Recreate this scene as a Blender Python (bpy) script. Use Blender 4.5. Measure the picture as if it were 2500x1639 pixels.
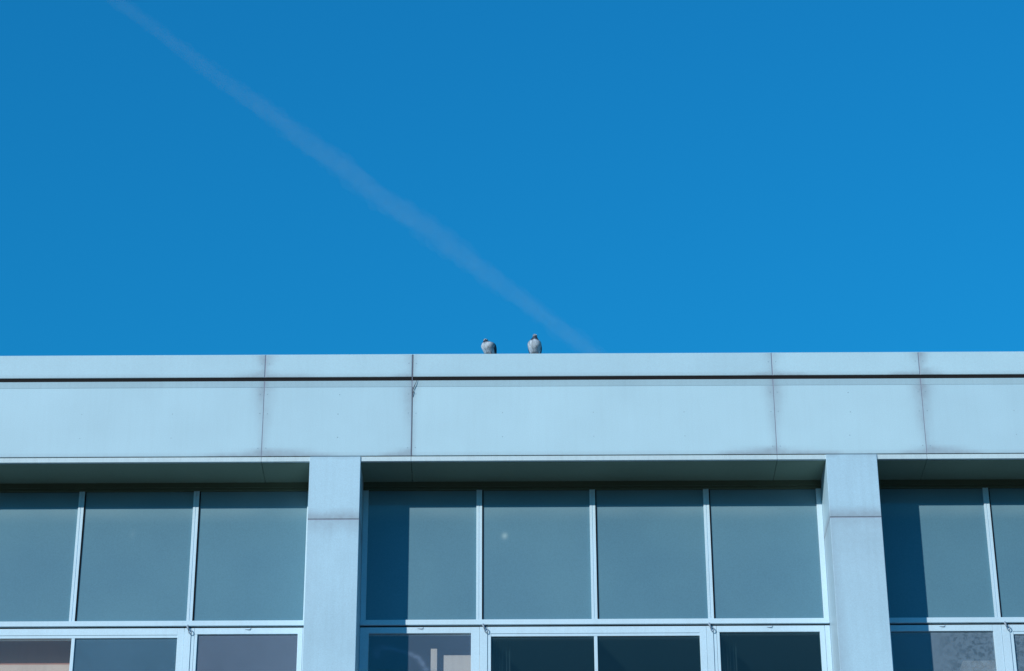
import bpy, bmesh, math, random
from math import sin, cos, tan, radians, pi, exp
from mathutils import Vector, Matrix, noise

random.seed(7)
scene = bpy.context.scene
for o in list(bpy.data.objects):
    bpy.data.objects.remove(o)
COL = scene.collection

# ------------------------------------------------------------------ camera
FPX = 6349.0
pitch, roll = radians(28.0), radians(0.25)
F = Vector((0, cos(pitch), sin(pitch)))
R0 = Vector((1, 0, 0)); U0 = Vector((0, -sin(pitch), cos(pitch)))
R = cos(roll) * R0 - sin(roll) * U0
U = cos(roll) * U0 + sin(roll) * R0
cam = bpy.data.cameras.new("camera"); cam_o = bpy.data.objects.new("camera", cam); COL.objects.link(cam_o)
cam.sensor_width = 36.0; cam.sensor_fit = 'HORIZONTAL'; cam.lens = FPX / 2500 * 36
cam.clip_start = 0.1; cam.clip_end = 60000
M = Matrix((R, U, -F)).transposed().to_4x4(); M.translation = Vector((0, -28, 1.6))
cam_o.matrix_world = M
scene.camera = cam_o

# ------------------------------------------------------------------ light
SUN_EL, SUN_AZ = radians(20.8), radians(40.8)          # sun behind the camera, to its left
to_sun = Vector((-sin(SUN_AZ) * cos(SUN_EL), -cos(SUN_AZ) * cos(SUN_EL), sin(SUN_EL)))
world = bpy.data.worlds.new("World"); scene.world = world; world.use_nodes = True
nt = world.node_tree; nt.nodes.clear()
sky = nt.nodes.new('ShaderNodeTexSky'); sky.sky_type = 'NISHITA'; sky.sun_disc = False
sky.sun_elevation = SUN_EL; sky.sun_rotation = pi + SUN_AZ
sky.air_density = 2.0; sky.dust_density = 0.0; sky.ozone_density = 8.0; sky.altitude = 0
bg = nt.nodes.new('ShaderNodeBackground'); bg.inputs['Strength'].default_value = 0.15
tint = nt.nodes.new('ShaderNodeMix'); tint.data_type = 'RGBA'; tint.blend_type = 'MULTIPLY'
tint.inputs[0].default_value = 1.0
tint.inputs[7].default_value = (0.065, 0.755, 1.04, 1)     # the film's cyan cast
wo = nt.nodes.new('ShaderNodeOutputWorld')
nt.links.new(sky.outputs[0], tint.inputs[6]); nt.links.new(tint.outputs[2], bg.inputs[0])
nt.links.new(bg.outputs[0], wo.inputs[0])
sl = bpy.data.lights.new("sun", 'SUN'); sl.energy = 3.4; sl.angle = radians(0.5); sl.color = (1.0, 0.97, 0.93)
so = bpy.data.objects.new("sun", sl); COL.objects.link(so)
so.rotation_euler = to_sun.to_track_quat('Z', 'Y').to_euler(); so.location = (-30, -40, 40)
scene.view_settings.view_transform = 'Standard'; scene.view_settings.look = 'None'
scene.view_settings.exposure = 0.07; scene.view_settings.gamma = 1.0
scene.cycles.max_bounces = 8; scene.cycles.transparent_max_bounces = 12

# ------------------------------------------------------------------ materials
def newmat(name):
    m = bpy.data.materials.new(name); m.use_nodes = True
    n = m.node_tree.nodes; n.clear()
    return m, n, m.node_tree.links

def N(n, t, **kw):
    x = n.new(t)
    for k, v in kw.items(): setattr(x, k, v)
    return x

def ramp(n, stops):
    r = n.new('ShaderNodeValToRGB')
    e = r.color_ramp.elements
    e[0].position, e[0].color = stops[0][0], (*stops[0][1], 1)
    e[1].position, e[1].color = stops[-1][0], (*stops[-1][1], 1)
    for p, c in stops[1:-1]:
        q = e.new(p); q.color = (*c, 1)
    return r

def mixc(n, l, fac, a, b, blend='MIX'):
    m = N(n, 'ShaderNodeMix', data_type='RGBA', blend_type=blend)
    for s, v in ((0, fac), (6, a), (7, b)):
        if hasattr(v, 'links'): l.new(v, m.inputs[s])
        elif s == 0: m.inputs[0].default_value = v
        else: m.inputs[s].default_value = (*v, 1)
    return m.outputs[2]

def paint(name, base, dirt=(0.26, 0.32, 0.37), rough=0.45, grain=0.05, streak=0.10, stain=1.0, coat=0.0):
    """painted metal: mottling, faint rain streaks, and a 'stain' vertex attribute of runoff dirt"""
    m, n, l = newmat(name)
    tc = N(n, 'ShaderNodeTexCoord')
    big = N(n, 'ShaderNodeTexNoise'); big.inputs['Scale'].default_value = 1.3; big.inputs['Detail'].default_value = 5
    fine = N(n, 'ShaderNodeTexNoise'); fine.inputs['Scale'].default_value = 85; fine.inputs['Detail'].default_value = 3
    mp = N(n, 'ShaderNodeMapping'); mp.inputs['Scale'].default_value = (9, 9, 0.5)
    st = N(n, 'ShaderNodeTexNoise'); st.inputs['Scale'].default_value = 2.0; st.inputs['Detail'].default_value = 6
    geo = N(n, 'ShaderNodeNewGeometry')
    for q in (big, fine): l.new(geo.outputs['Position'], q.inputs['Vector'])
    l.new(geo.outputs['Position'], mp.inputs[0]); l.new(mp.outputs[0], st.inputs['Vector'])
    r1 = ramp(n, [(0.3, (1 - grain * 1.4,) * 3), (0.7, (1 + grain * .6,) * 3)]); l.new(big.outputs[0], r1.inputs[0])
    r2 = ramp(n, [(0.25, (1 - grain * 1.8,) * 3), (0.75, (1 + grain * 1.2,) * 3)]); l.new(fine.outputs[0], r2.inputs[0])
    r3 = ramp(n, [(0.45, (1, 1, 1)), (0.8, (1 - streak,) * 3)]); l.new(st.outputs[0], r3.inputs[0])
    c = mixc(n, l, 1.0, base, r1.outputs[0], 'MULTIPLY')
    c = mixc(n, l, 1.0, c, r2.outputs[0], 'MULTIPLY')
    c = mixc(n, l, 1.0, c, r3.outputs[0], 'MULTIPLY')
    oi = N(n, 'ShaderNodeObjectInfo')
    ro = ramp(n, [(0.0, (.965, .97, .975)), (1.0, (1.035, 1.03, 1.02))]); l.new(oi.outputs['Random'], ro.inputs[0])
    c = mixc(n, l, 1.0, c, ro.outputs[0], 'MULTIPLY')
    at = N(n, 'ShaderNodeAttribute', attribute_name='stain')
    nz = N(n, 'ShaderNodeTexNoise'); nz.inputs['Scale'].default_value = 14; nz.inputs['Detail'].default_value = 5
    l.new(geo.outputs['Position'], nz.inputs['Vector'])
    mm = N(n, 'ShaderNodeMath', operation='MULTIPLY_ADD'); l.new(nz.outputs[0], mm.inputs[0]); mm.inputs[1].default_value = 0.9; mm.inputs[2].default_value = 0.55
    mu = N(n, 'ShaderNodeMath', operation='MULTIPLY', use_clamp=True); l.new(at.outputs['Fac'], mu.inputs[0]); l.new(mm.outputs[0], mu.inputs[1])
    mk = N(n, 'ShaderNodeMath', operation='MULTIPLY'); l.new(mu.outputs[0], mk.inputs[0]); mk.inputs[1].default_value = stain
    c = mixc(n, l, mk.outputs[0], c, dirt)
    b = N(n, 'ShaderNodeBsdfPrincipled'); l.new(c, b.inputs['Base Color'])
    b.inputs['Roughness'].default_value = rough; b.inputs['Specular IOR Level'].default_value = 0.3
    b.inputs['Coat Weight'].default_value = coat
    bp = N(n, 'ShaderNodeBump'); bp.inputs['Strength'].default_value = 0.05; bp.inputs['Distance'].default_value = 0.01
    l.new(big.outputs[0], bp.inputs['Height']); l.new(bp.outputs[0], b.inputs['Normal'])
    o = N(n, 'ShaderNodeOutputMaterial'); l.new(b.outputs[0], o.inputs[0])
    return m

M_PANEL = paint('panel_paint', (0.455, 0.665, 0.75), streak=0.025, grain=.035)
M_PILLAR = paint('pillar_paint', (0.44, 0.65, 0.765), streak=0.06)
M_FLASH = paint('flashing_metal', (0.37, 0.54, 0.61), streak=0.06)
M_TRIM = paint('trim_metal', (0.54, 0.69, 0.74), streak=0.10)
M_FRAME = paint('frame_paint', (0.56, 0.76, 0.87), streak=0.05, grain=0.04)
M_SEAL = paint('old_sealant', (0.25, 0.28, 0.36), rough=0.8)
M_SEALD = paint('dark_sealant', (0.03, 0.035, 0.06), rough=0.8)
M_DARK = paint('dark_recess_and_shadow', (0.009, 0.009, 0.010), rough=0.9)
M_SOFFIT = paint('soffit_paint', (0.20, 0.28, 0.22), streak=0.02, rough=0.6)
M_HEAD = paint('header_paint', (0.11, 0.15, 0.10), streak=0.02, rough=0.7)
M_WALL = paint('wall_render', (0.40, 0.60, 0.68), rough=0.8)
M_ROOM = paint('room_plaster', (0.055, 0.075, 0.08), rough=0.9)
M_METAL = paint('latch_metal', (0.30, 0.38, 0.46), rough=0.4)
M_BOX = paint('beige_board', (0.76, 0.70, 0.63), dirt=(.3, .25, .2), rough=0.9)
M_BLIND = paint('brown_blind', (0.50, 0.28, 0.23), rough=0.9)
M_CURT = paint('grey_curtain', (0.12, 0.11, 0.13), rough=0.95)
M_RIVET = paint('rivet_metal', (0.26, 0.40, 0.48), rough=0.6)

def spandrel():
    m, n, l = newmat('backpainted_glass')
    geo = N(n, 'ShaderNodeNewGeometry')
    nz = N(n, 'ShaderNodeTexNoise'); nz.inputs['Scale'].default_value = 1.1; nz.inputs['Detail'].default_value = 4
    l.new(geo.outputs['Position'], nz.inputs['Vector'])
    fi = N(n, 'ShaderNodeTexNoise'); fi.inputs['Scale'].default_value = 70; l.new(geo.outputs['Position'], fi.inputs['Vector'])
    r = ramp(n, [(0.3, (0.100, 0.220, 0.288)), (0.7, (0.112, 0.242, 0.308))]); l.new(nz.outputs[0], r.inputs[0])
    r2 = ramp(n, [(0.25, (.93,) * 3), (0.75, (1.06,) * 3)]); l.new(fi.outputs[0], r2.inputs[0])
    c = mixc(n, l, 1.0, r.outputs[0], r2.outputs[0], 'MULTIPLY')
    at = N(n, 'ShaderNodeAttribute', attribute_name='stain')
    oi = N(n, 'ShaderNodeObjectInfo')
    ro = ramp(n, [(0.0, (.93, .95, .95)), (1.0, (1.07, 1.04, 1.03))]); l.new(oi.outputs['Random'], ro.inputs[0])
    c = mixc(n, l, 1.0, c, ro.outputs[0], 'MULTIPLY')
    c = mixc(n, l, at.outputs['Fac'], c, (0.36, 0.50, 0.52))
    b = N(n, 'ShaderNodeBsdfPrincipled'); l.new(c, b.inputs['Base Color'])
    b.inputs['Roughness'].default_value = 0.6; b.inputs['Specular IOR Level'].default_value = 0.1
    b.inputs['Coat Weight'].default_value = 0.7; b.inputs['Coat Roughness'].default_value = 0.02
    o = N(n, 'ShaderNodeOutputMaterial'); l.new(b.outputs[0], o.inputs[0])
    return m
M_SPAN = spandrel()

def glass(name, haze, hazecol, tintc=(0.55, 0.7, 0.7), mottle=0.0, seed=0.0):
    """clear pane with a film of dust: haze = share of the film, mottle = patchiness, attribute 'stain' adds smears"""
    m, n, l = newmat(name)
    geo = N(n, 'ShaderNodeNewGeometry')
    tr = N(n, 'ShaderNodeBsdfTransparent'); tr.inputs[0].default_value = (*tintc, 1)
    gl = N(n, 'ShaderNodeBsdfGlossy'); gl.inputs['Roughness'].default_value = 0.01
    fr = N(n, 'ShaderNodeFresnel')
    io = N(n, 'ShaderNodeMath', operation='MULTIPLY_ADD'); l.new(geo.outputs['Backfacing'], io.inputs[0]); io.inputs[1].default_value = 1 / 1.5 - 1.5; io.inputs[2].default_value = 1.5
    l.new(io.outputs[0], fr.inputs[0])      # thin pane: no total reflection at its back face
    df = N(n, 'ShaderNodeBsdfDiffuse'); df.inputs[0].default_value = (*hazecol, 1)
    nz = N(n, 'ShaderNodeTexNoise'); nz.inputs['Scale'].default_value = 22 if mottle else 2.0
    nz.inputs['Detail'].default_value = 7; nz.inputs['Roughness'].default_value = 0.66
    mp = N(n, 'ShaderNodeMapping'); mp.inputs['Location'].default_value = (seed, 0, seed)
    l.new(geo.outputs['Position'], mp.inputs[0]); l.new(mp.outputs[0], nz.inputs['Vector'])
    at = N(n, 'ShaderNodeAttribute', attribute_name='stain')
    if mottle:
        r = ramp(n, [(0.42, (0,) * 3), (0.55, (1,) * 3)]); l.new(nz.outputs[0], r.inputs[0])
        # attribute 'patch' says where the film has broken up
        pa = N(n, 'ShaderNodeAttribute', attribute_name='patch')
        k = N(n, 'ShaderNodeMath', operation='SUBTRACT'); k.inputs[0].default_value = 1.0; l.new(r.outputs[0], k.inputs[1])
        k2 = N(n, 'ShaderNodeMath', operation='MULTIPLY'); l.new(k.outputs[0], k2.inputs[0]); l.new(pa.outputs['Fac'], k2.inputs[1])
        k3 = N(n, 'ShaderNodeMath', operation='MULTIPLY_ADD'); l.new(k2.outputs[0], k3.inputs[0]); k3.inputs[1].default_value = -haze * mottle; k3.inputs[2].default_value = haze
        base = k3.outputs[0]
    else:
        k3 = N(n, 'ShaderNodeMath', operation='MULTIPLY_ADD'); l.new(nz.outputs[0], k3.inputs[0]); k3.inputs[1].default_value = haze * .5; k3.inputs[2].default_value = haze * .75
        base = k3.outputs[0]
    ad = N(n, 'ShaderNodeMath', operation='ADD', use_clamp=True); l.new(base, ad.inputs[0]); l.new(at.outputs['Fac'], ad.inputs[1])
    m1 = N(n, 'ShaderNodeMixShader'); l.new(ad.outputs[0], m1.inputs[0]); l.new(tr.outputs[0], m1.inputs[1]); l.new(df.outputs[0], m1.inputs[2])
    m2 = N(n, 'ShaderNodeMixShader'); l.new(fr.outputs[0], m2.inputs[0]); l.new(m1.outputs[0], m2.inputs[1]); l.new(gl.outputs[0], m2.inputs[2])
    o = N(n, 'ShaderNodeOutputMaterial'); l.new(m2.outputs[0], o.inputs[0])
    return m
M_GCLEAR = glass('clear_glass', 0.015, (0.3, 0.4, 0.4))
M_GBLUE = glass('bluish_dusty_glass', 0.20, (0.28, 0.48, 0.66))
M_GGREY = glass('grey_dusty_glass', 0.24, (0.38, 0.44, 0.58))
M_GSMEAR = glass('smeared_glass', 0.12, (0.30, 0.42, 0.60), tintc=(0.95, 0.95, 0.94))
M_GMOTT = glass('patchy_film_glass', 0.34, (0.30, 0.42, 0.52), tintc=(.82, .84, .85), mottle=0.95, seed=3.0)
M_GBROWN = glass('brownish_glass', 0.03, (0.4, 0.4, 0.4), tintc=(0.98, 0.95, 0.93))

# ------------------------------------------------------------------ mesh helpers
def obj(name, bm, mats, parent=None, smooth=False):
    me = bpy.data.meshes.new(name)
    bmesh.ops.recalc_face_normals(bm, faces=bm.faces[:])
    bm.to_mesh(me); bm.free()
    for m in (mats if isinstance(mats, (list, tuple)) else [mats]): me.materials.append(m)
    if smooth:
        for p in me.polygons: p.use_smooth = True
    o = bpy.data.objects.new(name, me); COL.objects.link(o)
    if parent: o.parent = parent
    return o

def tag(o, label=None, cat=None, group=None, kind=None):
    if label: o['label'] = label
    if cat: o['category'] = cat
    if group: o['group'] = group
    if kind: o['kind'] = kind
    return o

def empty(name, loc=(0, 0, 0), rz=0):
    o = bpy.data.objects.new(name, None); COL.objects.link(o)
    o.location = loc; o.rotation_euler = (0, 0, rz); o.empty_display_size = .2
    return o

def box(bm, x0, x1, y0, y1, z0, z1, bev=0.003, mat=0):
    t = bmesh.new()
    vs = [t.verts.new((x, y, z)) for x in (x0, x1) for y in (y0, y1) for z in (z0, z1)]
    for f in ((0, 1, 3, 2), (4, 6, 7, 5), (0, 4, 5, 1), (2, 3, 7, 6), (0, 2, 6, 4), (1, 5, 7, 3)):
        t.faces.new([vs[i] for i in f])
    if bev: bmesh.ops.bevel(t, geom=t.edges[:], offset=bev, segments=2, affect='EDGES', profile=.6)
    bmesh.ops.recalc_face_normals(t, faces=t.faces[:])
    for f in t.faces: f.material_index = mat
    me = bpy.data.meshes.new('t'); t.to_mesh(me); t.free(); 
    n0 = len(bm.faces); bm.from_mesh(me); bpy.data.meshes.remove(me)
    bm.faces.ensure_lookup_table()
    return bm

def tube(bm, pts, r, seg=8, mat=0, closed=False, rr=None):
    pts = [Vector(p) for p in pts]; rings = []
    n = len(pts)
    for i, p in enumerate(pts):
        a = pts[(i - 1) % n] if (closed or i > 0) else p
        b = pts[(i + 1) % n] if (closed or i < n - 1) else p
        d = (b - a).normalized(); s = d.orthogonal().normalized() if abs(d.z) > .99 else d.cross(Vector((0, 0, 1))).normalized()
        t = d.cross(s)
        q = rr[i] if rr else r
        rings.append([bm.verts.new(p + q * (cos(2 * pi * k / seg) * s + sin(2 * pi * k / seg) * t)) for k in range(seg)])
    m = n if closed else n - 1
    for i in range(m):
        A, B = rings[i], rings[(i + 1) % n]
        for k in range(seg):
            f = bm.faces.new((A[k], A[(k + 1) % seg], B[(k + 1) % seg], B[k])); f.material_index = mat
    if not closed:
        for rg in (rings[0][::-1], rings[-1]):
            f = bm.faces.new(rg); f.material_index = mat

def sheet(name, x0, x1, z0, z1, y, depth, mats, parent, stain=None, step=0.06, rivets=(), bev=0.004, patch=None):
    """a slab whose front is a fine grid carrying the 'stain' attribute"""
    bm = bmesh.new()
    nx = max(2, int((x1 - x0) / step)); nz = max(2, int((z1 - z0) / step))
    xs = [x0, x0 + bev] + [x0 + (x1 - x0) * i / nx for i in range(1, nx)] + [x1 - bev, x1]
    zs = [z0, z0 + bev] + [z0 + (z1 - z0) * i / nz for i in range(1, nz)] + [z1 - bev, z1]
    L = bm.verts.layers.float.new('stain'); P = bm.verts.layers.float.new('patch')
    g = []
    for i, x in enumerate(xs):
        row = []
        for j, z in enumerate(zs):
            e = (i in (0, len(xs) - 1)) or (j in (0, len(zs) - 1))
            v = bm.verts.new((x, y + (bev if e else 0), z))
            v[L] = stain(x, z) if stain else 0.0
            v[P] = patch(x, z) if patch else 0.0
            row.append(v)
        g.append(row)
    for i in range(len(xs) - 1):
        for j in range(len(zs) - 1):
            bm.faces.new((g[i][j], g[i + 1][j], g[i + 1][j + 1], g[i][j + 1]))
    a, b = len(xs) - 1, len(zs) - 1
    ring = [g[i][0] for i in range(a)] + [g[a][j] for j in range(b)] + [g[i][b] for i in range(a, 0, -1)] + [g[0][j] for j in range(b, 0, -1)]
    back = []
    for v in ring:
        w = bm.verts.new((v.co.x, y + depth, v.co.z)); w[L] = v[L]; back.append(w)
    for k in range(len(ring)):
        q = (k + 1) % len(ring)
        bm.faces.new((ring[k], back[k], back[q], ring[q]))
    bm.faces.new(back)
    for (rx, rz, rs) in rivets:
        vs = [bm.verts.new((rx + rs * cos(t * pi / 4), y - 0.0005, rz + rs * sin(t * pi / 4))) for t in range(8)]
        c = bm.verts.new((rx, y - 0.004, rz))
        for k in range(8):
            f = bm.faces.new((vs[k], vs[(k + 1) % 8], c)); f.material_index = 1
    return obj(name, bm, mats, parent)

def sm(x): x = max(0., min(1., x)); return x * x * (3 - 2 * x)

# ------------------------------------------------------------------ ground
bm = bmesh.new()
bmesh.ops.create_grid(bm, x_segments=8, y_segments=8, size=9000)
gm, n, l = newmat('asphalt')
geo = N(n, 'ShaderNodeNewGeometry'); nz = N(n, 'ShaderNodeTexNoise'); nz.inputs['Scale'].default_value = 0.8; nz.inputs['Detail'].default_value = 8
l.new(geo.outputs['Position'], nz.inputs['Vector'])
r = ramp(n, [(0.3, (0.07, 0.058, 0.045)), (0.7, (0.10, 0.082, 0.062))]); l.new(nz.outputs[0], r.inputs[0])
b = N(n, 'ShaderNodeBsdfPrincipled'); l.new(r.outputs[0], b.inputs['Base Color']); b.inputs['Roughness'].default_value = 0.9
l.new(b.outputs[0], N(n, 'ShaderNodeOutputMaterial').inputs[0])
g = obj('ground', bm, gm); tag(g, kind='structure')

bm = bmesh.new()                                      # unseen dark rise added behind the camera to block low sky light
rows = []
for i in range(121):
    x = -600 + 10 * i
    h = 35 + 5 * noise.noise(Vector((x / 60, 0, 0))) + 2.5 * noise.noise(Vector((x / 11, 3, 0)))
    rows.append([bm.verts.new((x, -150 - d, z)) for d, z in ((0, -.5), (8, h * .6), (20, h), (70, h * .9), (140, -.5))])
for p, q in zip(rows, rows[1:]):
    for j in range(4): bm.faces.new((p[j], q[j], q[j + 1], p[j + 1]))
tag(obj('sky_blocking_rise', bm, paint('sky_blocker_dark', (0.05, 0.06, 0.03), rough=.95, grain=.3), None), kind='structure')

# ------------------------------------------------------------------ the building
BAY = 6.14
ZT = 16.235; ZG1 = 15.927; ZG0 = 15.880; ZF0 = 15.791; ZB = 14.872; ZS = 14.807
WY = 0.63
NB = range(-2, 3)                                  # bays; bay 0 is the middle one
PR0 = -1.806                                       # right face of the pillar left of bay 0
PW = 0.606
bld = empty('office_building', (0, 0, 0))
tag(bld, 'pale blue panelled building with square pillars and bands of windows under open sky', 'building')
XL, XR = PR0 - 2 * BAY - PW - 0.12, PR0 + 3 * BAY + 0.12

joints = []
for i in range(-2, 4):
    joints += [PR0 + i * BAY - PW - 0.578, PR0 + i * BAY + 0.599]
joints = sorted(j for j in joints if XL < j < XR)
edges = [XL] + joints + [XR]
OPEN = min(joints, key=lambda j: abs(j + 1.207))      # the joint whose sealant has come loose

def cladding_stain(a, b, za, zb, pa, pb, seed, top=0.0):
    def f(x, z):
        s = 0.0
        for (e, w) in ((a, pa), (b, pb)):
            dx = abs(x - e); h = z - za
            wob = 0.75 + 0.5 * noise.noise(Vector((x * 1.7, z * 3 + seed, seed)))
            # corner fan of dirt spreading along the lower edge
            H = 0.16 * w * exp(-dx / (0.42 * w * wob + .02)) * wob
            s = max(s, 0.72 * sm((H - h + 0.05) / 0.10) * sm(H / .03))
            # band down the joint
            s = max(s, (0.50 + .30 * sm((z - zb + .3) / .3)) * exp(-(dx / (0.04 + 0.07 * w * sm((z - za) / (zb - za)))) ** 2) * wob)
        # thin line of dirt along the lower edge
        s = max(s, 0.28 * sm(1 - (z - za) / 0.035))
        return min(1, s)
    return f

for k in range(len(edges) - 1):
    a, b_ = edges[k], edges[k + 1]
    gapl, gapr = 0.005, 0.005
    if abs(b_ - OPEN) < .01: gapr = 0.007
    if abs(a - OPEN) < .01: gapl = 0.010
    rng = random.Random(k * 13 + 5)
    wide = (b_ - a) > 3
    wl, wr = rng.uniform(.75, 1.05), rng.uniform(.75, 1.05)
    if abs(a - OPEN) < .01: wl = .25
    if a < -2.5 and a > -3.5: wl = 1.15
    if a > 4: wl = 1.0
    rv = []
    for e, sgn in ((a, 1), (b_, -1)):
        for z in (15.70, 15.44, 14.98):
            rv.append((e + sgn * 0.045 + rng.uniform(-.004, .004), z + .5 * rng.uniform(-.01, .01), .0065))
    if not wide:
        for z in (15.69, 15.43, 15.12): rv.append(((a + b_) / 2 + rng.uniform(-.02, .02), z, .007))
    else:
        for q in (0.25, .5, .75):
            for z in (15.44, 15.12): rv.append((a + (b_ - a) * q, z, .0055))
    sheet('fascia_panel', a + gapl, b_ - gapr * .7, ZB + 0.004, ZF0 - 0.0004, 0.0, 0.05, [M_PANEL, M_RIVET], bld,
          cladding_stain(a, b_, ZB, ZF0, wl, wr, k * 3.1), rivets=rv, bev=.0015)
    rv = [(a + .045, 16.11, .006), (b_ - .045, 16.11, .006)]
    sheet('parapet_panel', a + gapl, b_ - gapr, ZG1, ZT - 0.004, -0.004, 0.012, [M_PANEL, M_RIVET], bld,
          cladding_stain(a, b_, ZG1, ZT, wl * .8, wr * .8, k * 1.7 + 9), rivets=rv)
    sheet('flashing', a + 0.004, b_ - 0.004, ZF0, ZG0, 0.0015, 0.05, [M_FLASH], bld,
          lambda x, z, a=a, b_=b_: 0.5 * exp(-(min(x - a, b_ - x) / .05) ** 2))
    # lower edge trim: a groove, then a narrow bright angle
    bm = bmesh.new(); box(bm, a + 0.002, b_ - 0.002, 0.010, 0.05, ZS + 0.002, ZB - 0.003)
    obj('edge_trim', bm, M_TRIM, bld)
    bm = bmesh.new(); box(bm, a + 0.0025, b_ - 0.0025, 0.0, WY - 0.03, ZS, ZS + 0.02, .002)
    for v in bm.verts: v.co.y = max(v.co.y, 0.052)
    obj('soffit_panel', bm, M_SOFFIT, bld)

bm = bmesh.new()
box(bm, XL, XR, 0.054, 0.40, ZS + 0.025, ZT - 0.03, 0)
box(bm, XL, XR, 0.009, 0.0535, ZG0 + .0005, ZT - .03, 0)
obj('parapet_core', bm, M_DARK, bld)
bm = bmesh.new()
for j in joints:
    pass
for k in range(len(edges) - 1):
    bm = bmesh.new(); a, b_ = edges[k], edges[k + 1]
    box(bm, a + .0015, b_ - .0015, 0.0, 0.46, ZT - 0.004, ZT + 0.003, .002)
    obj('coping', bm, M_PANEL, bld)
for j in joints:
    bm = bmesh.new()
    m_ = M_SEAL
    if abs(j - OPEN) < .01:
        box(bm, j - 0.0045, j + 0.002, 0.001, 0.03, ZG0, ZT - 0.006, .001)      # the sealant left standing, bridging the slot
        box(bm, j - 0.006, j + 0.004, 0.004, 0.03, ZB, ZG0 - .001, .001)
        s = obj('sealant_joint', bm, m_, bld)
        bm = bmesh.new()
        tube(bm, [(-1.148, -.012, 15.884), (-1.160, -.016, 15.845), (-1.178, -.018, 15.80), (-1.190, -.016, 15.765), (-1.191, -.014, 15.72), (-1.199, -.010, 15.665), (-1.197, -.008, 15.655)],
             .006, 6, rr=[.0025, .003, .004, .005, .0045, .004, .003])
        o = obj('loose_sealant', bm, M_SEALD, bld, True); o['label'] = 'dark strip of sealant peeling out of the joint'
    else:
        box(bm, j - 0.0065, j + 0.0065, 0.003, 0.03, ZB, ZG0, .001)
        box(bm, j - 0.0065, j + 0.0065, 0.001, 0.03, ZG1, ZT - .006, .001)
        obj('sealant_joint', bm, m_, bld)

# pillars, from the ground to the fascia
ZJ = 14.05
for i in range(-2, 4):
    pr = PR0 + i * BAY; pl = pr - PW
    pe = empty('pillar', ((pl + pr) / 2, 0, 0)); pe.parent = bld
    cx = (pl + pr) / 2
    def st_up(x, z): return 0.72 * sm(1 - (z - ZJ) / (.17 + .05 * noise.noise(Vector((x * 4, i, 0))))) + .35 * sm(1 - (ZB - z) / .06) * (.6 + noise.noise(Vector((x * 6, i, 3))))
    def st_lo(x, z, i=i): 
        s = 0.42 * sm(1 - (ZJ - z) / (.28 + .2 * noise.noise(Vector((x * 5, i, 7)))))
        s = max(s, (.34 if i == 1 else .10) * exp(-((x + PW / 2) / .10) ** 2))
        if i == 1: s = max(s, .24 * sm(1 - (ZJ - z) / 1.8))
        return s
    u = sheet('upper_panel', -PW / 2, PW / 2, ZJ + 0.006, ZB - 0.006, -0.004, WY + 0.02, [M_PILLAR], pe, st_up, step=.05)
    lo = sheet('lower_panel', -PW / 2, PW / 2, 9.0, ZJ - 0.006, -0.004, WY + 0.02, [M_PILLAR], pe, st_lo, step=.05)
    lo2 = sheet('base_panel', -PW / 2, PW / 2, 0.0, 8.99, -0.004, WY + 0.02, [M_PILLAR], pe, None, step=.5)
    bm = bmesh.new(); box(bm, -PW / 2 + .0012, PW / 2 - .0012, 0.003, WY, ZJ - 0.01, ZJ + 0.01, 0); obj('pillar_joint', bm, M_SEAL, pe)

# windows
ZH = 14.712                                         # top of the glazing
def smear(x, z):
    # the pale wiped arc on the left pane of the middle bay
    pts = [(-1.60, 12.60), (-1.615, 12.66), (-1.53, 12.70), (-1.42, 12.685), (-1.32, 12.655), (-1.22, 12.625), (-1.12, 12.575), (-1.07, 12.51), (-1.02, 12.42)]
    ws = [.04, .045, .045, .03, .022, .022, .03, .035, .03]
    best = 0
    for k in range(len(pts) - 1):
        a, b = Vector(pts[k]), Vector(pts[k + 1]); p = Vector((x, z)); d = b - a
        t = max(0, min(1, (p - a).dot(d) / d.dot(d))); q = (p - a - d * t).length
        w = ws[k] * (1 - t) + ws[k + 1] * t
        best = max(best, exp(-(q / w) ** 2) * (.7 + .6 * noise.noise(Vector((x * 25, z * 25, 2)))))
    return best * 0.30

def pane_pale_top(z0):  # paler towards the top of the pane, plus two small pale spots
    return lambda x, z: 0.22 * sm(1 - (14.49 - z) / .22) * (.8 + .4 * noise.noise(Vector((x * 2.2, z * 5, 1.3)))) + .8 * exp(-(((x + .098) / .030) ** 2 + ((z - 14.115) / .036) ** 2)) + .10 * exp(-(((x + 4.56) / .012) ** 2 + ((z - 14.16) / .05) ** 2))

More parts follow.
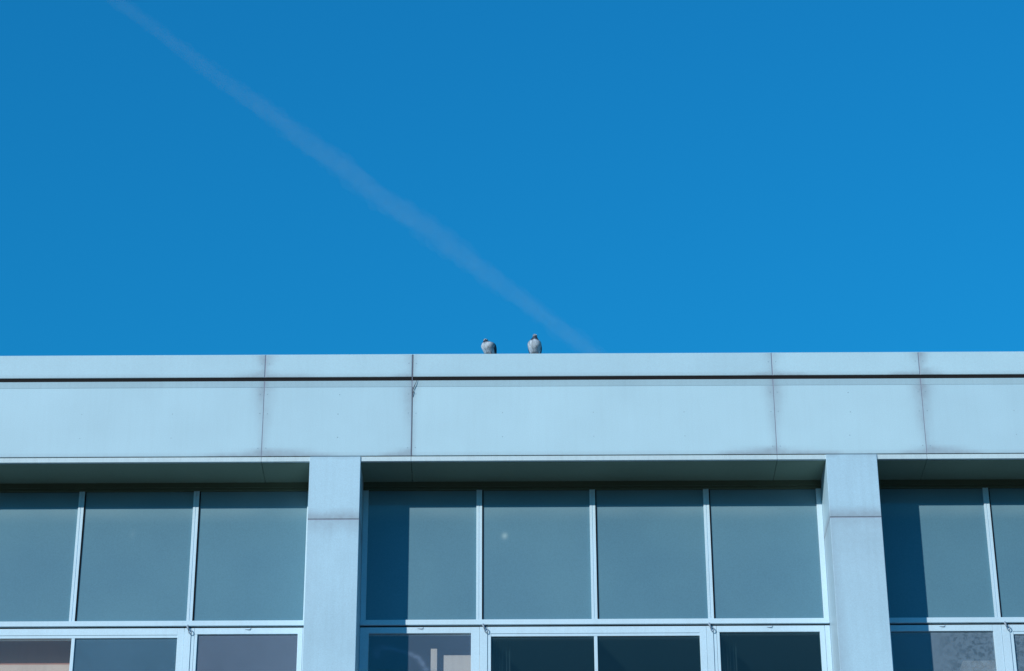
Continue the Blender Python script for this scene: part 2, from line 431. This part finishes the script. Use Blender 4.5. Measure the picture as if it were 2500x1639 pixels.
for i in NB:
    X0 = PR0 + i * BAY
    W = BAY - PW
    # upper row: four fixed lights of back-painted glass
    fr = bmesh.new()
    mull = {-1: [1.403, 2.743, 4.128], 1: [1.378, 2.752, 4.139]}.get(i, [1.403, 2.766, 4.139])
    zb0, zb1 = 12.969, 13.033
    box(fr, X0 + 0.002, X0 + 0.066, WY, WY + .09, zb1, ZH)
    box(fr, X0 + W - 0.066, X0 + W - 0.002, WY, WY + .09, zb1, ZH)
    box(fr, X0 + 0.002, X0 + W - 0.002, WY - .006, WY + .09, zb0, zb1)
    for mx in mull:
        # mullion with a shallow groove down its face
        box(fr, X0 + mx - .034, X0 + mx - .003, WY, WY + .09, zb1, ZH, .002)
        box(fr, X0 + mx + .003, X0 + mx + .034, WY, WY + .09, zb1, ZH, .002)
        box(fr, X0 + mx - .004, X0 + mx + .004, WY + .006, WY + .08, zb1, ZH, 0)
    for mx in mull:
        box(fr, X0 + mx + .0345, X0 + mx + .050, WY + .012, WY + .05, zb1, ZH, 0, 1)  # near-black strip painting in the mullion's cast shadow on the pane
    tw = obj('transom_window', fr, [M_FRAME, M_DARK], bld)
    xs = [0.066] + [q for mx in mull for q in (mx - .034, mx + .034)] + [W - .066]
    for k in range(4):
        sheet('pane', X0 + xs[2 * k] - .004, X0 + xs[2 * k + 1] + .004, zb1 - .004, ZH - .002, WY + .022, .01, [M_SPAN], tw, pane_pale_top(0), step=.02 if i == 0 and k == 1 else .05, bev=.001)
    # header above the glazing, stepped
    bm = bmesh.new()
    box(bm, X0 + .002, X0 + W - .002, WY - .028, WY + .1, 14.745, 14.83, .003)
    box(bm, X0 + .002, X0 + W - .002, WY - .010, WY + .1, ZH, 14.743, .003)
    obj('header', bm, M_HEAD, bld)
    # dark reveal between the rows
    # lower row: side sashes and a wide pair between them
    fb = bmesh.new(); y0 = WY + .012; y1 = WY + .10; zt = 12.946; zbot = 11.40
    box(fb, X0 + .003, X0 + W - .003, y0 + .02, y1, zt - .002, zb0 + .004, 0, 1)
    box(fb, X0 + .002, X0 + .105, y0, y1, zbot, zt)
    box(fb, X0 + .002 + .103, X0 + 1.308, y0, y1, 12.869, zt)
    box(fb, X0 + 1.309, X0 + 1.408, y0, y1, zbot, zt)
    box(fb, X0 + 1.411, X0 + 1.501, y0 - .010, y1, zbot, 12.90)
    box(fb, X0 + 1.411, X0 + 1.501, y0 - .002, y1, 12.902, zt)
    box(fb, X0 + 1.504, X0 + 1.543, y0, y1, zbot, zt)
    box(fb, X0 + 1.543, X0 + 3.997, y0, y1, 12.862, zt)
    box(fb, X0 + 1.543, X0 + 3.997, y0 + .004, y1, 12.827, 12.859)
    box(fb, X0 + 2.755, X0 + 2.794, y0 + .006, y1, zbot, 12.827)
    box(fb, X0 + 3.997, X0 + 4.075, y0, y1, zbot, zt)
    box(fb, X0 + 4.078, X0 + 4.156, y0 - .010, y1, zbot, 12.90)
    box(fb, X0 + 4.078, X0 + 4.156, y0 - .002, y1, 12.902, zt)
    box(fb, X0 + 4.159, X0 + 4.196, y0, y1, zbot, zt)
    box(fb, X0 + 4.199, X0 + 4.231, y0 + .003, y1, zbot, 12.92)
    box(fb, X0 + 4.199, X0 + W - .12, y0, y1, 12.869, zt)
    box(fb, X0 + 5.411, X0 + 5.470, y0, y1, zbot, zt)
    box(fb, X0 + 5.473, X0 + W - .002, y0 - .003, y1, zbot, zt)
    box(fb, X0 + .1, X0 + W - .07, y0 + .004, y1, zbot - .07, zbot + .02)
    cw = obj('casement_window', fb, [M_FRAME, M_DARK], bld)
    spans = [(.105, 1.309, 12.869), (1.543, 2.755, 12.827), (2.794, 3.997, 12.827), (4.231, 5.411, 12.869)]
    mats = {0: [M_GSMEAR, M_GCLEAR, M_GCLEAR, M_GCLEAR], -1: [M_GBLUE, M_GBROWN, M_GBLUE, M_GGREY],
            1: [M_GMOTT, M_GMOTT, M_GCLEAR, M_GCLEAR]}.get(i, [M_GBLUE, M_GCLEAR, M_GCLEAR, M_GGREY])
    for k, (a, b_, zz) in enumerate(spans):
        stf = smear if (i == 0 and k == 0) else (lambda x, z, zz=zz: .05 * sm(1 - (zz - z) / .05))
        pf = (lambda x, z, X0=X0: sm((x - X0 - .45) / .5) * (.75 + .5 * noise.noise(Vector((x * 3, z * 3, 5)))) ) if i == 1 else None
        sheet('pane', X0 + a - .004, X0 + b_ + .004, zbot, zz + .004, y0 + .022, .006, [mats[k]], cw, stf, step=.02 if i == 0 and k == 0 else .06, bev=.001, patch=pf)
    for px, flip in ((1.456, 1), (4.117, 1)):
        bm = bmesh.new()
        tube(bm, [(X0 + px - .004, y0 - .012, 12.972), (X0 + px - .004, y0 - .030, 12.955), (X0 + px + .006, y0 - .030, 12.925), (X0 + px + .012, y0 - .026, 12.905)], .009, 7, rr=[.013, .013, .009, .007])
        c = Vector((X0 + px + .030, y0 - .026, 12.893))
        tube(bm, [c + Vector((.021 * cos(t * pi / 6), .006 * sin(t * pi / 6), .026 * sin(t * pi / 6))) for t in range(12)], .0055, 6, closed=True)
        obj('latch', bm, M_METAL, cw, True)
    for px in (.72, 4.83):
        bm = bmesh.new()
        tube(bm, [(X0 + px - .04, y0 - .004, 12.928), (X0 + px - .01, y0 - .008, 12.922), (X0 + px + .015, y0 - .006, 12.921), (X0 + px + .03, y0 - .004, 12.94)], .004, 5, rr=[.002, .0035, .005, .003])
        obj('hinge', bm, M_METAL, cw, True)
    # wall below the windows
    bm = bmesh.new(); box(bm, X0 + .001, X0 + W - .001, WY + .02, WY + .3, 0.0, zbot - .072, 0); obj('wall', bm, M_WALL, bld)
    bm = bmesh.new(); box(bm, X0 + .001, X0 + W - .001, WY - .07, WY + .1, zbot - .12, zbot - .073); obj('sill', bm, M_FRAME, bld)

# rooms behind the glass, side and rear walls, roof
bm = bmesh.new()
box(bm, XL + .1, XR - .1, WY + .101, 8.0, 13.05, 13.20, 0)         # ceiling
box(bm, XL + .1, XR - .1, WY + .301, 8.0, 10.3, 10.5, 0)           # floor
box(bm, XL + .1, XR - .1, 7.9, 8.05, 10.5, 13.05, 0)
obj('room_shell', bm, M_ROOM, bld)
bm = bmesh.new()
box(bm, XL, XL + .1, 0.41, 16, 0, ZT - .05, 0); box(bm, XR - .1, XR, 0.41, 16, 0, ZT - .05, 0)
box(bm, XL + .1, XR - .1, 15.8, 16, 0, ZT - .05, 0)
obj('outer_wall', bm, M_WALL, bld)
bm = bmesh.new(); box(bm, XL + .1, XR - .1, 0.41, 15.8, 15.75, 15.9, 0); obj('roof', bm, M_WALL, bld)
for i in NB:
    X0 = PR0 + i * BAY
    bm = bmesh.new(); box(bm, X0 + .01, X0 + BAY - PW - .01, WY + .105, WY + .15, 13.2, 14.9, 0); obj('backing_wall', bm, M_DARK, bld)

# ------------------------------------------------------------------ things on the sills inside
def carton(name, x0, x1, y0, y1, z0, z1, label, cat, tape=True):
    e = empty(name, ((x0 + x1) / 2, (y0 + y1) / 2, z0)); tag(e, label, cat)
    hx, hy, h = (x1 - x0) / 2, (y1 - y0) / 2, z1 - z0
    bm = bmesh.new(); box(bm, -hx, hx, -hy, hy, 0, h, .004)
    obj('body', bm, M_BOX, e)
    if tape:
        bm = bmesh.new(); box(bm, -hx, -.003, -hy + .002, hy - .002, h + .001, h + .005, .001); box(bm, .003, hx, -hy + .002, hy - .002, h + .001, h + .005, .001)
        obj('flap', bm, M_BOX, e)
    return e
carton('beige_post', -.975, -.900, .86, .90, 11.5, 12.760, 'narrow beige upright board behind the left pane of the middle bay', 'board', False)
carton('beige_box', -.822, -.30, .87, 1.3, 11.5, 12.676, 'wide beige box behind the same pane as the narrow board', 'box')
carton('beige_box', -6.7, -5.215, .88, 1.4, 11.5, 12.585, 'beige box behind the window at the bottom left corner', 'box')
carton('beige_box', 5.30, 6.9, .88, 1.4, 11.5, 12.585, 'beige box low behind the patchy glass at the bottom right', 'box')
bm = bmesh.new()
for k in range(60):
    pass
box(bm, -6.7, -5.215, 1.0, 1.012, 12.45, 13.04, 0)
tag(obj('roller_blind', bm, M_BLIND), 'brown blind above the beige box behind the bottom left window', 'blind')
for (xa, xb, lab) in ((-.275, -.03, 'dark grey curtain gathered behind the wide pane right of the smeared one'), (2.42, 2.64, 'dark grey curtain gathered behind the pane left of the right pillar')):
    bm = bmesh.new(); nn = 40; prev = None
    for k in range(nn + 1):
        x = xa + (xb - xa) * k / nn; y = .86 + .018 * sin(k * .95) + .006 * sin(k * 2.3)
        cur = [bm.verts.new((x, y + d, z)) for d, z in ((0, 11.45), (0, 13.03), (.004, 13.03), (.004, 11.45))]
        if prev:
            for q in range(4):
                bm.faces.new((prev[q], cur[q], cur[(q + 1) % 4], prev[(q + 1) % 4]))
        else: bm.faces.new(cur)
        prev = cur
    bm.faces.new(prev[::-1])
    tag(obj('curtain', bm, M_CURT, None, True), lab, 'curtain', 'curtains behind the middle bay windows')

# ------------------------------------------------------------------ pigeons
def feather(name, stops_attr=True):
    m, n, l = newmat(name)
    at = N(n, 'ShaderNodeVertexColor', layer_name='col')
    tc = N(n, 'ShaderNodeTexCoord')
    mp = N(n, 'ShaderNodeMapping'); mp.inputs['Scale'].default_value = (1, 1, .45)
    vo = N(n, 'ShaderNodeTexVoronoi'); vo.inputs['Scale'].default_value = 150
    l.new(tc.outputs['Object'], mp.inputs[0]); l.new(mp.outputs[0], vo.inputs['Vector'])
    nz = N(n, 'ShaderNodeTexNoise'); nz.inputs['Scale'].default_value = 32; nz.inputs['Detail'].default_value = 6; l.new(mp.outputs[0], nz.inputs['Vector'])
    r = ramp(n, [(0.34, (.5,) * 3), (0.60, (1.12,) * 3)]); l.new(nz.outputs[0], r.inputs[0])
    c = mixc(n, l, 1.0, at.outputs[0], r.outputs[0], 'MULTIPLY')
    b = N(n, 'ShaderNodeBsdfPrincipled'); l.new(c, b.inputs['Base Color']); b.inputs['Roughness'].default_value = .75
    b.inputs['Specular IOR Level'].default_value = .2
    bp = N(n, 'ShaderNodeBump'); bp.inputs['Strength'].default_value = .3; bp.inputs['Distance'].default_value = .004
    l.new(vo.outputs[0], bp.inputs['Height']); l.new(bp.outputs[0], b.inputs['Normal'])
    l.new(b.outputs[0], N(n, 'ShaderNodeOutputMaterial').inputs[0])
    return m
M_FEA = feather('feathers')
def flat(name, c, rough=.5):
    m, n, l = newmat(name); b = N(n, 'ShaderNodeBsdfPrincipled'); b.inputs['Base Color'].default_value = (*c, 1); b.inputs['Roughness'].default_value = rough
    nz = N(n, 'ShaderNodeTexNoise'); nz.inputs['Scale'].default_value = 300
    r = ramp(n, [(0.3, tuple(.8 * q for q in c)), (0.7, tuple(1.1 * q for q in c))]); l.new(nz.outputs[0], r.inputs[0]); l.new(r.outputs[0], b.inputs['Base Color'])
    l.new(b.outputs[0], N(n, 'ShaderNodeOutputMaterial').inputs[0]); return m
M_BEAK = flat('beak_horn', (.05, .05, .06)); M_CERE = flat('cere', (.75, .78, .8)); M_EYE = flat('eye', (.02, .01, .01), .1); M_LEG = flat('leg_skin', (.24, .13, .13))

def loft(bm, rings, seg=28, cols=None):
    """rings: (centre, axis, rx, ry) with rx sideways; returns closed skin"""
    L = bm.loops.layers.color.get('col') or bm.loops.layers.color.new('col')
    out = []
    for (c, ax, rx, ry, *side) in rings:
        c = Vector(c); ax = Vector(ax).normalized()
        s = Vector(side[0]).normalized() if side else Vector((1, 0, 0))
        s = (s - ax * s.dot(ax)).normalized(); t = ax.cross(s)
        out.append([bm.verts.new(c + s * rx * cos(2 * pi * k / seg) + t * ry * sin(2 * pi * k / seg)) for k in range(seg)])
    fs = []
    for a, b in zip(out, out[1:]):
        for k in range(seg): fs.append(bm.faces.new((a[k], a[(k + 1) % seg], b[(k + 1) % seg], b[k])))
    fs.append(bm.faces.new(out[0][::-1])); fs.append(bm.faces.new(out[-1]))
    for f in fs:
        for lp in f.loops: lp[L] = (*cols(lp.vert.co), 1)
    return fs

def catmull(P, n):
    out = []
    for i in range(len(P) - 1):
        p0 = P[max(i - 1, 0)]; p1 = P[i]; p2 = P[i + 1]; p3 = P[min(i + 2, len(P) - 1)]
        for k in range(n):
            t = k / n
            out.append([0.5 * (2 * b + (c - a) * t + (2 * a - 5 * b + 4 * c - d) * t * t + (3 * b - a - 3 * c + d) * t ** 3) for a, b, c, d in zip(p0, p1, p2, p3)])
    out.append(list(P[-1])); return out

def pigeon(x, y, z, yaw, tuck, turn, tilt, label):
    """local frame: the bird looks along -Y. tuck lowers the head into the neck, turn rotates the head, tilt leans it"""
    e = empty('pigeon', (x, y, z), yaw); tag(e, label, 'pigeon', 'pigeons perched on the parapet')
    hz = 0.262; hx = tilt; hzz = hz - .055 * tuck
    ca, sa = cos(turn), sin(turn)
    def hd(dx, dy, dz): return (hx + dx * ca - dy * sa, -.035 + dx * sa + dy * ca, hzz + dz)
    face = hd(0, -.024, -.002)
    P = [  # x, y, z, rx, ry
        (0, .150, .030, .006, .004), (0, .120, .045, .030, .018), (0, .090, .056, .054, .036), (0, .045, .080, .068, .066),
        (0, .010, .118, .079, .076), (0, -.015, .148, .085, .078), (0, -.026, .178, .078, .066),
        (hx * .3, -.030, .203, .054, .049), (hx * .7, -.032, .228, .037, .035), (hx, -.033, hz - .016, .0285, .029),
        (hx, -.034, hz, .0255, .028), (hx, -.035, hz + .013, .021, .023), (hx, -.036, hz + .023, .012, .013), (hx, -.036, hz + .0265, .003, .003)]
    P = [(q[0], q[1], q[2] - (.055 * tuck * (q[2] - .14) / .122 if q[2] > .14 else 0), q[3], q[4]) for q in P]
    Q = catmull(P, 5)
    rings = []
    for k, q in enumerate(Q):
        a = Vector(Q[max(k - 1, 0)][:3]); b = Vector(Q[min(k + 1, len(Q) - 1)][:3])
        rings.append((q[:3], (0, (b - a).y, max((b - a).z, abs((b - a).y) * .1)), max(q[3], .002), max(q[4], .002)))
    pale, grey, dark, hdc = (.70, .76, .80), (.24, .29, .35), (.09, .12, .17), (.60, .65, .70)
    zn = .205 - .028 * tuck; hz = hzz
    def col(p):
        w = noise.noise(p * 40) * .012
        t = sm((p.z + w - (zn - .03)) / .035)           # breast to neck
        t2 = sm((p.z + w - (hz - .020)) / .012)          # neck to head
        c = [a * (1 - t) + b * t for a, b in zip(pale, dark if abs(p.x - hx) > .03 or tuck > .5 else grey)]
        c = [a * (1 - t2) + b * t2 for a, b in zip(c, hdc)]
        if p.z < .05: c = [a * .8 for a in c]
        return c
    bm = bmesh.new(); bm.loops.layers.color.new('col')
    loft(bm, rings, 32, col)
    for v in bm.verts: v.co += Vector((0, 0, 0)) + v.co.normalized() * .004 * noise.noise(v.co * 55)
    obj('body', bm, M_FEA, e, True)
    for s in (-1, 1):
        bm = bmesh.new(); bm.loops.layers.color.new('col')
        W = [(s * .052, .006, .180, .006, .004), (s * .060, .010, .168, .014, .028), (s * .068, .022, .145, .015, .042), (s * .069, .042, .112, .014, .042),
             (s * .060, .074, .078, .012, .034), (s * .044, .112, .050, .009, .022), (s * .022, .158, .030, .006, .010), (s * .015, .180, .022, .002, .003)]
        Wq = catmull(W, 4); rr = []
        for k, q in enumerate(Wq):
            a = Vector(Wq[max(k - 1, 0)][:3]); b = Vector(Wq[min(k + 1, len(Wq) - 1)][:3])
            rr.append((q[:3], b - a, max(q[3], .002), max(q[4], .002)))
        def wc(p):
            bar = .5 + .5 * sin(p.y * 90 - p.z * 60)
            c = (.20, .25, .31) if bar > .25 else (.05, .06, .08)
            return c if p.z > .05 else (.04, .05, .07)
        loft(bm, rr, 20, wc); obj('wing', bm, M_FEA, e, True)
    bm = bmesh.new(); bm.loops.layers.color.new('col')
    loft(bm, [((0, .10, .055), (0, 1, -.35), .034, .008), ((0, .15, .036), (0, 1, -.35), .032, .006), ((0, .205, .018), (0, 1, -.35), .036, .004)], 16, lambda p: (.12, .15, .19) if p.y < .19 else (.03, .03, .04))
    obj('tail', bm, M_FEA, e, True)
    bm = bmesh.new(); tube(bm, [hd(0, -.022, -.004), hd(0, -.032, -.006), hd(0, -.042, -.011), hd(0, -.046, -.016)], .004, 8, rr=[.0065, .005, .0035, .001]); obj('beak', bm, M_BEAK, e, True)
    bm = bmesh.new(); tube(bm, [hd(0, -.020, .001), hd(0, -.027, .002), hd(0, -.034, -.002)], .004, 8, rr=[.004, .006, .002]); obj('cere', bm, M_CERE, e, True)
    for s in (-1, 1):
        bm = bmesh.new(); bmesh.ops.create_icosphere(bm, subdivisions=2, radius=.0045, matrix=Matrix.Translation(hd(s * .0235, -.010, .003))); obj('eye', bm, M_EYE, e, True)
        bm = bmesh.new()
        tube(bm, [(s * .03, .005, .075), (s * .03, -.002, .04), (s * .03, .0, .006)], .006, 8, rr=[.014, .006, .004])
        for a in (-.5, 0, .5): tube(bm, [(s * .03, 0, .006), (s * .03 + .02 * sin(a), -.02 * cos(a), .007), (s * .03 + .035 * sin(a), -.034 * cos(a), .003)], .003, 6, rr=[.004, .0035, .0015])
        tube(bm, [(s * .03, 0, .006), (s * .03, .018, .004)], .003, 6, rr=[.004, .0015])
        obj('leg', bm, M_LEG, e, True)
    return e
ZP = ZT + 0.003
pigeon(-.288, .075, ZP, radians(-26), 0.85, radians(20), -.022, 'hunched pigeon with drawn in head, left of the two on the roof edge')
pigeon(.276, .070, ZP, radians(-8), .0, radians(46), .008, 'taller pigeon with raised head, right of the hunched one')

# ------------------------------------------------------------------ vapour trail: three wispy nested tubes of thin ice cloud
def ray(px, py):
    return (F * FPX + R * (px - 1250) - U * (py - 819.5)).normalized()
ALT = 3000.0
a_, b2 = ray(305, 0), ray(1462, 860)
A = a_ * (ALT / a_.z); B = b2 * (ALT / b2.z)
D = (B - A)
mats = []
for k, den in enumerate((.00055, .00065, .0008, .0010)):
    m, n, l = newmat('trail_vapour'); v = N(n, 'ShaderNodeVolumePrincipled'); v.inputs['Density'].default_value = den
    v.inputs['Color'].default_value = (.95, .98, 1, 1); v.inputs['Anisotropy'].default_value = 0.0
    l.new(v.outputs[0], N(n, 'ShaderNodeOutputMaterial').inputs['Volume']); mats.append(m)
bm = bmesh.new()
side = D.cross(Vector((0, 0, 1))).normalized(); up = D.cross(side).normalized()
for k, rad in enumerate((27, 19, 13, 7)):
    n_ = 260; rings = []
    for s in range(n_ + 1):
        t = -0.25 + 1.6 * s / n_
        c = A + D * t + Vector((0, 0, 1.6)) + side * 7 * noise.noise(Vector((t * 9, k * 0.3, 0))) + up * 7 * noise.noise(Vector((t * 9, 5 + k * .3, 0)))
        grow = .62 + .48 * sm(t * 2.2) - .22 * sm(t * 2 - 1)
        row = []
        for q in range(20):
            an = 2 * pi * q / 20
            rr = rad * grow * (1 + .42 * noise.noise(Vector((t * 70, cos(an) * 1.1 + k * 7, sin(an) * 1.1))) + .3 * noise.noise(Vector((t * 16, cos(an) + 20, sin(an) + k * 3))))
            row.append(bm.verts.new(c + side * rr * cos(an) + up * rr * sin(an)))
        rings.append(row)
    for p, q in zip(rings, rings[1:]):
        for j in range(20):
            f = bm.faces.new((p[j], p[(j + 1) % 20], q[(j + 1) % 20], q[j])); f.material_index = k
    f = bm.faces.new(rings[0][::-1]); f.material_index = k
    f = bm.faces.new(rings[-1]); f.material_index = k
tr = obj('vapour_trail', bm, mats, None, True)
tag(tr, 'faint pale vapour trail slanting across the blue sky down to the roof edge', 'vapour trail')
